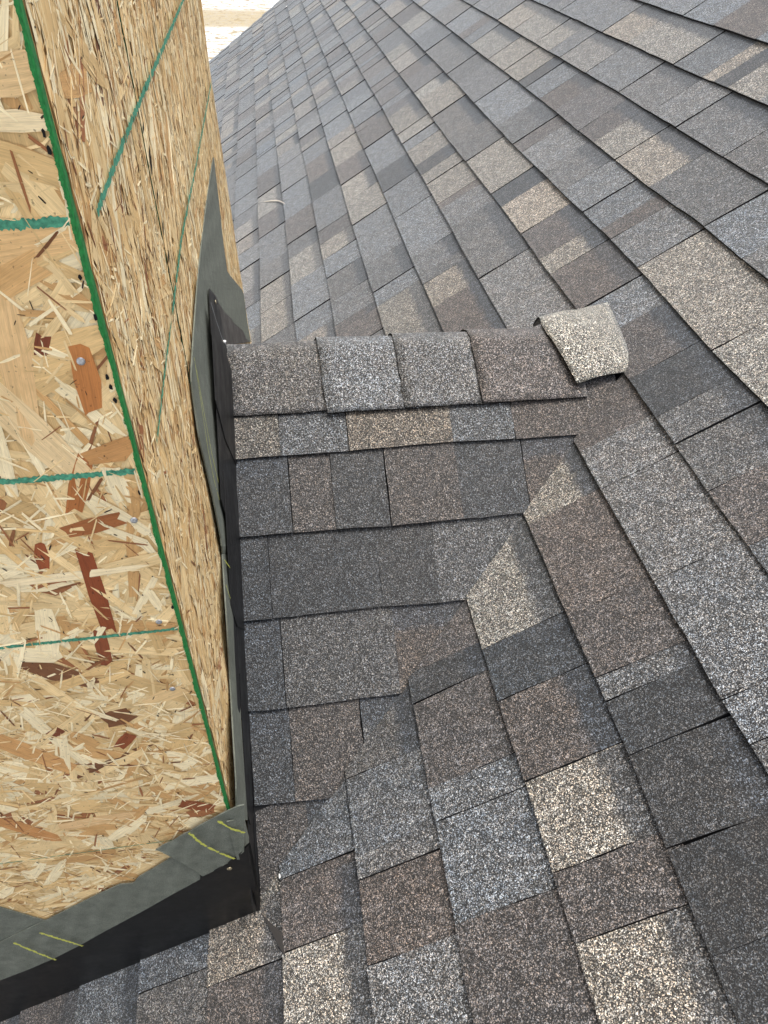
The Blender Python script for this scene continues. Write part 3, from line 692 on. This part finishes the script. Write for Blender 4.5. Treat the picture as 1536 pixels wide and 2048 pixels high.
def ustrip(name, top, bot, u0, u1, n, mcols, d0, d1, mat, parent, thick=.0016):
    tv = lambda u: np.interp(u, [p[0] for p in top], [p[1] for p in top]); bv = lambda u: np.interp(u, [p[0] for p in bot], [p[1] for p in bot])
    bm = bmesh.new(); g = []
    for i in range(n):
        u = u0 + (u1 - u0) * i / (n - 1)
        g.append([bm.verts.new(front(u, tv(u) + (bv(u) - tv(u)) * j / (mcols - 1), d0 + (d1 - d0) * j / (mcols - 1) + .0006 * math.sin(i * .5 + j * .9))) for j in range(mcols)])
    fs = [bm.faces.new((g[i][j], g[i][j + 1], g[i + 1][j + 1], g[i + 1][j])) for i in range(n - 1) for j in range(mcols - 1)]
    bm.normal_update()
    if sum((f.normal for f in fs), Vector()).y > 0: bmesh.ops.reverse_faces(bm, faces=fs); bm.normal_update()
    bmesh.ops.solidify(bm, geom=fs, thickness=thick); return from_bm(name, bm, parent, (mat,))
# far piece, running along the wall behind the ridge
LEFT = [(427, 313), (414, 400), (402, 500), (396, 560), (387, 680), (383, 755), (388, 800), (400, 880), (428, 1000), (444, 1085), (455, 1250), (465, 1430), (473, 1560), (474, 1640)]
mA = vstrip('membrane_strip', LEFT, [(428, 315), (436, 385), (445, 470), (455, 545), (463, 554), (478, 572), (487, 583), (494, 640), (502, 684)], 315, 684, 40, 6, .0032, M['membrane'], chim)
mA['label'] = 'far grey membrane strip tapering to a point on the side wall'
# near piece, along the slope of the cricket, curling off the wall towards the corner
RIGHT = [(418, 560), (421, 590), (430, 700), (440, 860), (448, 960), (456, 1060), (467, 1160), (475, 1300), (483, 1450), (490, 1560), (496, 1645)]
mB = vstrip('membrane_strip', LEFT, RIGHT, 560, 1640, 70, 6, .0062, M['membrane'], chim, thick=.0018,
            bulge=lambda a, b: max(0, a - .25) * (.007 * (1 - b) + .004 * b) + (.0035 * math.sin(a * 23) * (1 - b) if a > .5 else 0))
mB['label'] = 'near grey membrane strip stepping down the side wall along the cricket'
for pts in ([(385, 715), (398, 800), (413, 900), (425, 960), (436, 1000)], [(390, 740), (404, 820), (420, 905), (434, 965)], [(446, 1120), (457, 1135)], [(449, 1170), (459, 1200)]):
    ribbon('print_line', [wallhit(u, v, .0100) for u, v in pts], .0018, .0020, M['yellow'], mB, (1, 0, 0), step=.004, jag=.5)
# front strips
FT = [(500, 1612), (470, 1618), (455, 1622), (420, 1640), (380, 1662), (342, 1683), (312, 1697), (346, 1714), (310, 1735), (276, 1755), (268, 1768), (240, 1769), (200, 1787), (150, 1812), (92, 1841), (50, 1860), (0, 1885), (-60, 1915)]
FB_ = [(497, 1690), (490, 1702), (470, 1718), (430, 1741), (405, 1756), (380, 1770), (350, 1786), (320, 1803), (290, 1820), (260, 1836), (230, 1852), (200, 1868), (165, 1888), (110, 1916), (60, 1938), (0, 1961), (-60, 1984)]
def ff(pts, d): return [front(u, v, d) for u, v in pts]
mC = ustrip('membrane_strip', [(-60, 1915), (0, 1885), (50, 1860), (92, 1841), (150, 1812), (200, 1787), (240, 1769), (267, 1767), (276, 1755), (310, 1735), (346, 1714), (402, 1688)], FB_[::-1], -60, 400, 110, 5, .0055, .0100, M['membrane'], chim)
mF = ustrip('membrane_strip', [(312, 1697), (342, 1683), (380, 1662), (420, 1640), (455, 1622), (478, 1612), (490, 1610)], [(312, 1699), (346, 1716), (385, 1738), (405, 1753), (430, 1741), (470, 1718), (490, 1702)], 312, 488, 60, 5, .0078, .0122, M['membrane'], chim)
mF['label'] = 'short upper membrane piece lapped over the front strip at the corner'
mC['label'] = 'grey membrane strip along the foot of the front wall'
Pa, Pb = front(0, 1815, .0035), front(95, 1843, .0035)
mD = strip('membrane_strip', [Pb, front(60, 1833, .0035), Pa, front(-60, 1800, .0035)], [Pb + np.array((.004, 0, -.01)), front(60, 1875, .0035), front(0, 1900, .0035), front(-60, 1940, .0035)], 10, 3, M['membrane'], chim, thick=.0016, nrm=(0, -1, 0))
mD['label'] = 'second grey membrane piece lapped under the front strip at the picture edge'
# rounded corner where the strip turns onto the side
bm = bmesh.new(); g = []
for i in range(7):
    a = i / 6 * math.pi / 2 * 1.05; r0 = .015
    cx, cy = -.002, YF + .002
    x, y = cx + r0 * math.sin(a), cy - r0 * math.cos(a)
    g.append([bm.verts.new((x, y + (.018 * max(0, i - 5)), z)) for z in np.linspace(.212 - .012 * i / 6, .323 - .03 * (i / 6) ** 2, 6)])
fs = [bm.faces.new((g[i][j], g[i + 1][j], g[i + 1][j + 1], g[i][j + 1])) for i in range(6) for j in range(5)]
bm.normal_update(); bmesh.ops.solidify(bm, geom=fs, thickness=.0015)
mE = from_bm('membrane_corner', bm, chim, (M['membrane'],), False)
for pts in ([(436, 1637), (462, 1653), (490, 1661)], [(378, 1661), (405, 1684), (440, 1702), (470, 1713)], [(80, 1861), (125, 1875), (166, 1888)], [(28, 1881), (70, 1899), (112, 1916)]):
    ribbon('print_line', ff(pts, .0112), .0034, .0030, M['yellow'], mC, (0, -1, 0), step=.003, jag=.7)
# ------------------------------------------------------------------ flashings
def poly_plate(name, pts, nrm, thick, mat, parent, label=None):
    bm = bmesh.new(); nrm = np.asarray(nrm, float)
    f = bm.faces.new([bm.verts.new(p) for p in pts]); bm.normal_update()
    if f.normal.dot(Vector(nrm)) < 0: bmesh.ops.reverse_faces(bm, faces=[f]); bm.normal_update()
    bmesh.ops.solidify(bm, geom=[f], thickness=thick)
    o = from_bm(name, bm, parent, (mat,))
    if label: o['label'] = label
    return o
# folded step flashings up the side of the cricket
for i, t0 in enumerate([.004, .135, .285, .43, .575, .715, .815]):
    ln = .225 if i < 5 else (.175 if i == 5 else .08); dx = .0062 + .0012 * (i % 2) + .0006 * i * .3
    h = (.10, .12, .16, .20, .24, .26, .26)[i]
    bm = bmesh.new()
    prof = [(t0, .004), (t0 + ln, .004), (t0 + ln, h), (t0 + .028, h), (t0, h * .62)]
    va = [bm.verts.new(crick(0, a, b) + np.array((dx + wall_x(a * cq, b) + .004 * max(0, .05 - b), 0, 0))) for a, b in prof]
    f1 = bm.faces.new(va)
    wl = [bm.verts.new(crick(.075, a, .0030 + .0002 * (i % 2))) for a in (t0 + ln, t0)]
    f2 = bm.faces.new((va[0], va[1], wl[0], wl[1]))
    bmesh.ops.recalc_face_normals(bm, faces=[f1, f2]); bm.normal_update()
    if f1.normal.x < 0: bmesh.ops.reverse_faces(bm, faces=[f1, f2]); bm.normal_update()
    bmesh.ops.solidify(bm, geom=[f1, f2], thickness=.0006)
    o = from_bm('step_flashing', bm, chim, (M['flash'],))
# pieces seen over the ridge
poly_plate('back_flashing', [wallhit(u, v, .0085) for u, v in ((419, 577), (432, 592), (437, 605), (450, 625), (464, 637), (466, 645), (485, 660), (492, 676), (499, 684), (440, 692), (430, 690), (424, 640))], (1, 0, 0), .0008, M['flash2'], chim, 'brownish back flashing showing above the ridge cap')
poly_plate('step_flashing', [wallhit(u, v, .0105) for u, v in ((419, 577), (430, 592), (436, 605), (443, 640), (452, 690), (456, 705), (428, 722), (421, 640))], (1, 0, 0), .0008, M['flash'], chim, 'bent black flashing leg at the head of the cricket')
ribbon('edge_highlight', [wallhit(u, v, .0118) for u, v in ((421, 605), (432, 642), (444, 678), (452, 690))], .0025, .0006, M['steel'], chim, (1, 0, 0), step=.01, jag=.2)  # highlight along the bent flashing edge, drawn as a thin pale ribbon
for (u, v, d) in ((431, 604, .0116), (432, 701, .0118), (452, 957, .0100)): rounded_disc('nail', wallhit(u, v, d), (1, 0, 0), .0035, M['brass'], chim)
# front flashings
f1 = poly_plate('front_flashing', ff([(521, 1800), (520, 1822), (500, 1832), (294, 1925), (200, 1872), (196, 1862), (300, 1800), (430, 1732), (475, 1706), (500, 1685), (512, 1740)], .0085), (0, -1, 0), .0008, M['flash'], chim, 'black front flashing piece at the chimney corner')
f2 = poly_plate('front_flashing', ff([(300, 1918), (154, 1981), (0, 2048), (-80, 2082)], .0075) + [np.array((-CW, YF - .0075, -CW * sp / cp + .0)), np.array((-CW, YF - .0075, -CW * sp / cp + .11))] + ff([(-80, 1985), (0, 1950), (205, 1855)], .0075), (0, -1, 0), .0008, M['flash'], chim, 'long black front flashing running down the roof')
bm = bmesh.new(); slab(bm, [main(.012, YF - .0085, .0030), main(.012, YF - .0085 - .05, .0030), main(-CW / cp, YF - .0085 - .05, .0030), main(-CW / cp, YF - .0085, .0030)][::-1], .0006, NM); from_bm('flashing_foot', bm, chim, (M['flash'],))
poly_plate('corner_flashing', ff([(428, 1742), (472, 1714), (497, 1690), (515, 1788), (480, 1770), (450, 1755)], .0125), (0, -1, 0), .0008, M['flash'], chim, 'black folded corner tab of the flashing')
rounded_disc('nail', front(459, 1737, .0150), (0, -1, 0), .0036, M['brass'], chim)
poly_plate('corner_flashing', [hit(u, v, NM, d) for u, v, d in ((522, 1826, .012), (540, 1845, .014), (562, 1864, .016), (570, 1912, .0135), (556, 1890, .012), (545, 1868, .012))], NM, .0008, M['flash2'], chim, 'grey bent tip of corner flashing poking out over the shingles')
# ------------------------------------------------------------------ loose bits
def crumb(name, P, n, size, mat, label, cat, group=None):
    bm = bmesh.new(); bmesh.ops.create_icosphere(bm, subdivisions=2, radius=1)
    sc = Vector(size)
    for v in bm.verts: v.co = Vector((v.co.x * sc.x, v.co.y * sc.y, v.co.z * sc.z)) * rng.uniform(.75, 1.2)
    o = from_bm(name, bm, None, (mat,), True); o.location = P; o.rotation_euler = Vector(n).to_track_quat('Z', 'Y').to_euler(); tag(o, label, cat, group); return o
crumb('paint_chip', hit(559, 1752, NM, .0115), NM, (.0045, .0018, .0012), M['white'], 'tiny white chip lying on the shingles near the chimney corner', 'chip')
crumb('paint_chip', wallhit(449, 683, .02), (0, 0, 1), (.003, .003, .0025), M['white'], 'tiny white crumb caught where the ridge cap meets the chimney', 'chip')
crumb('paint_chip', hit(573, 13, NM, .012), NM, (.03, .008, .003), M['white'], 'white fleck near the far rake edge of the roof', 'chip')
strip('straw', [hit(u, v, NM, .0115) for u, v in ((528, 403), (545, 400), (558, 400), (569, 406))], [hit(u, v, NM, .0115) for u, v in ((528, 404), (545, 401.5), (558, 402), (570, 408))], 8, 2, M['straw'], None, thick=.001, nrm=NM)
tag(bpy.data.objects['straw'], 'thin pale straw lying on the far shingles beyond the ridge', 'straw')
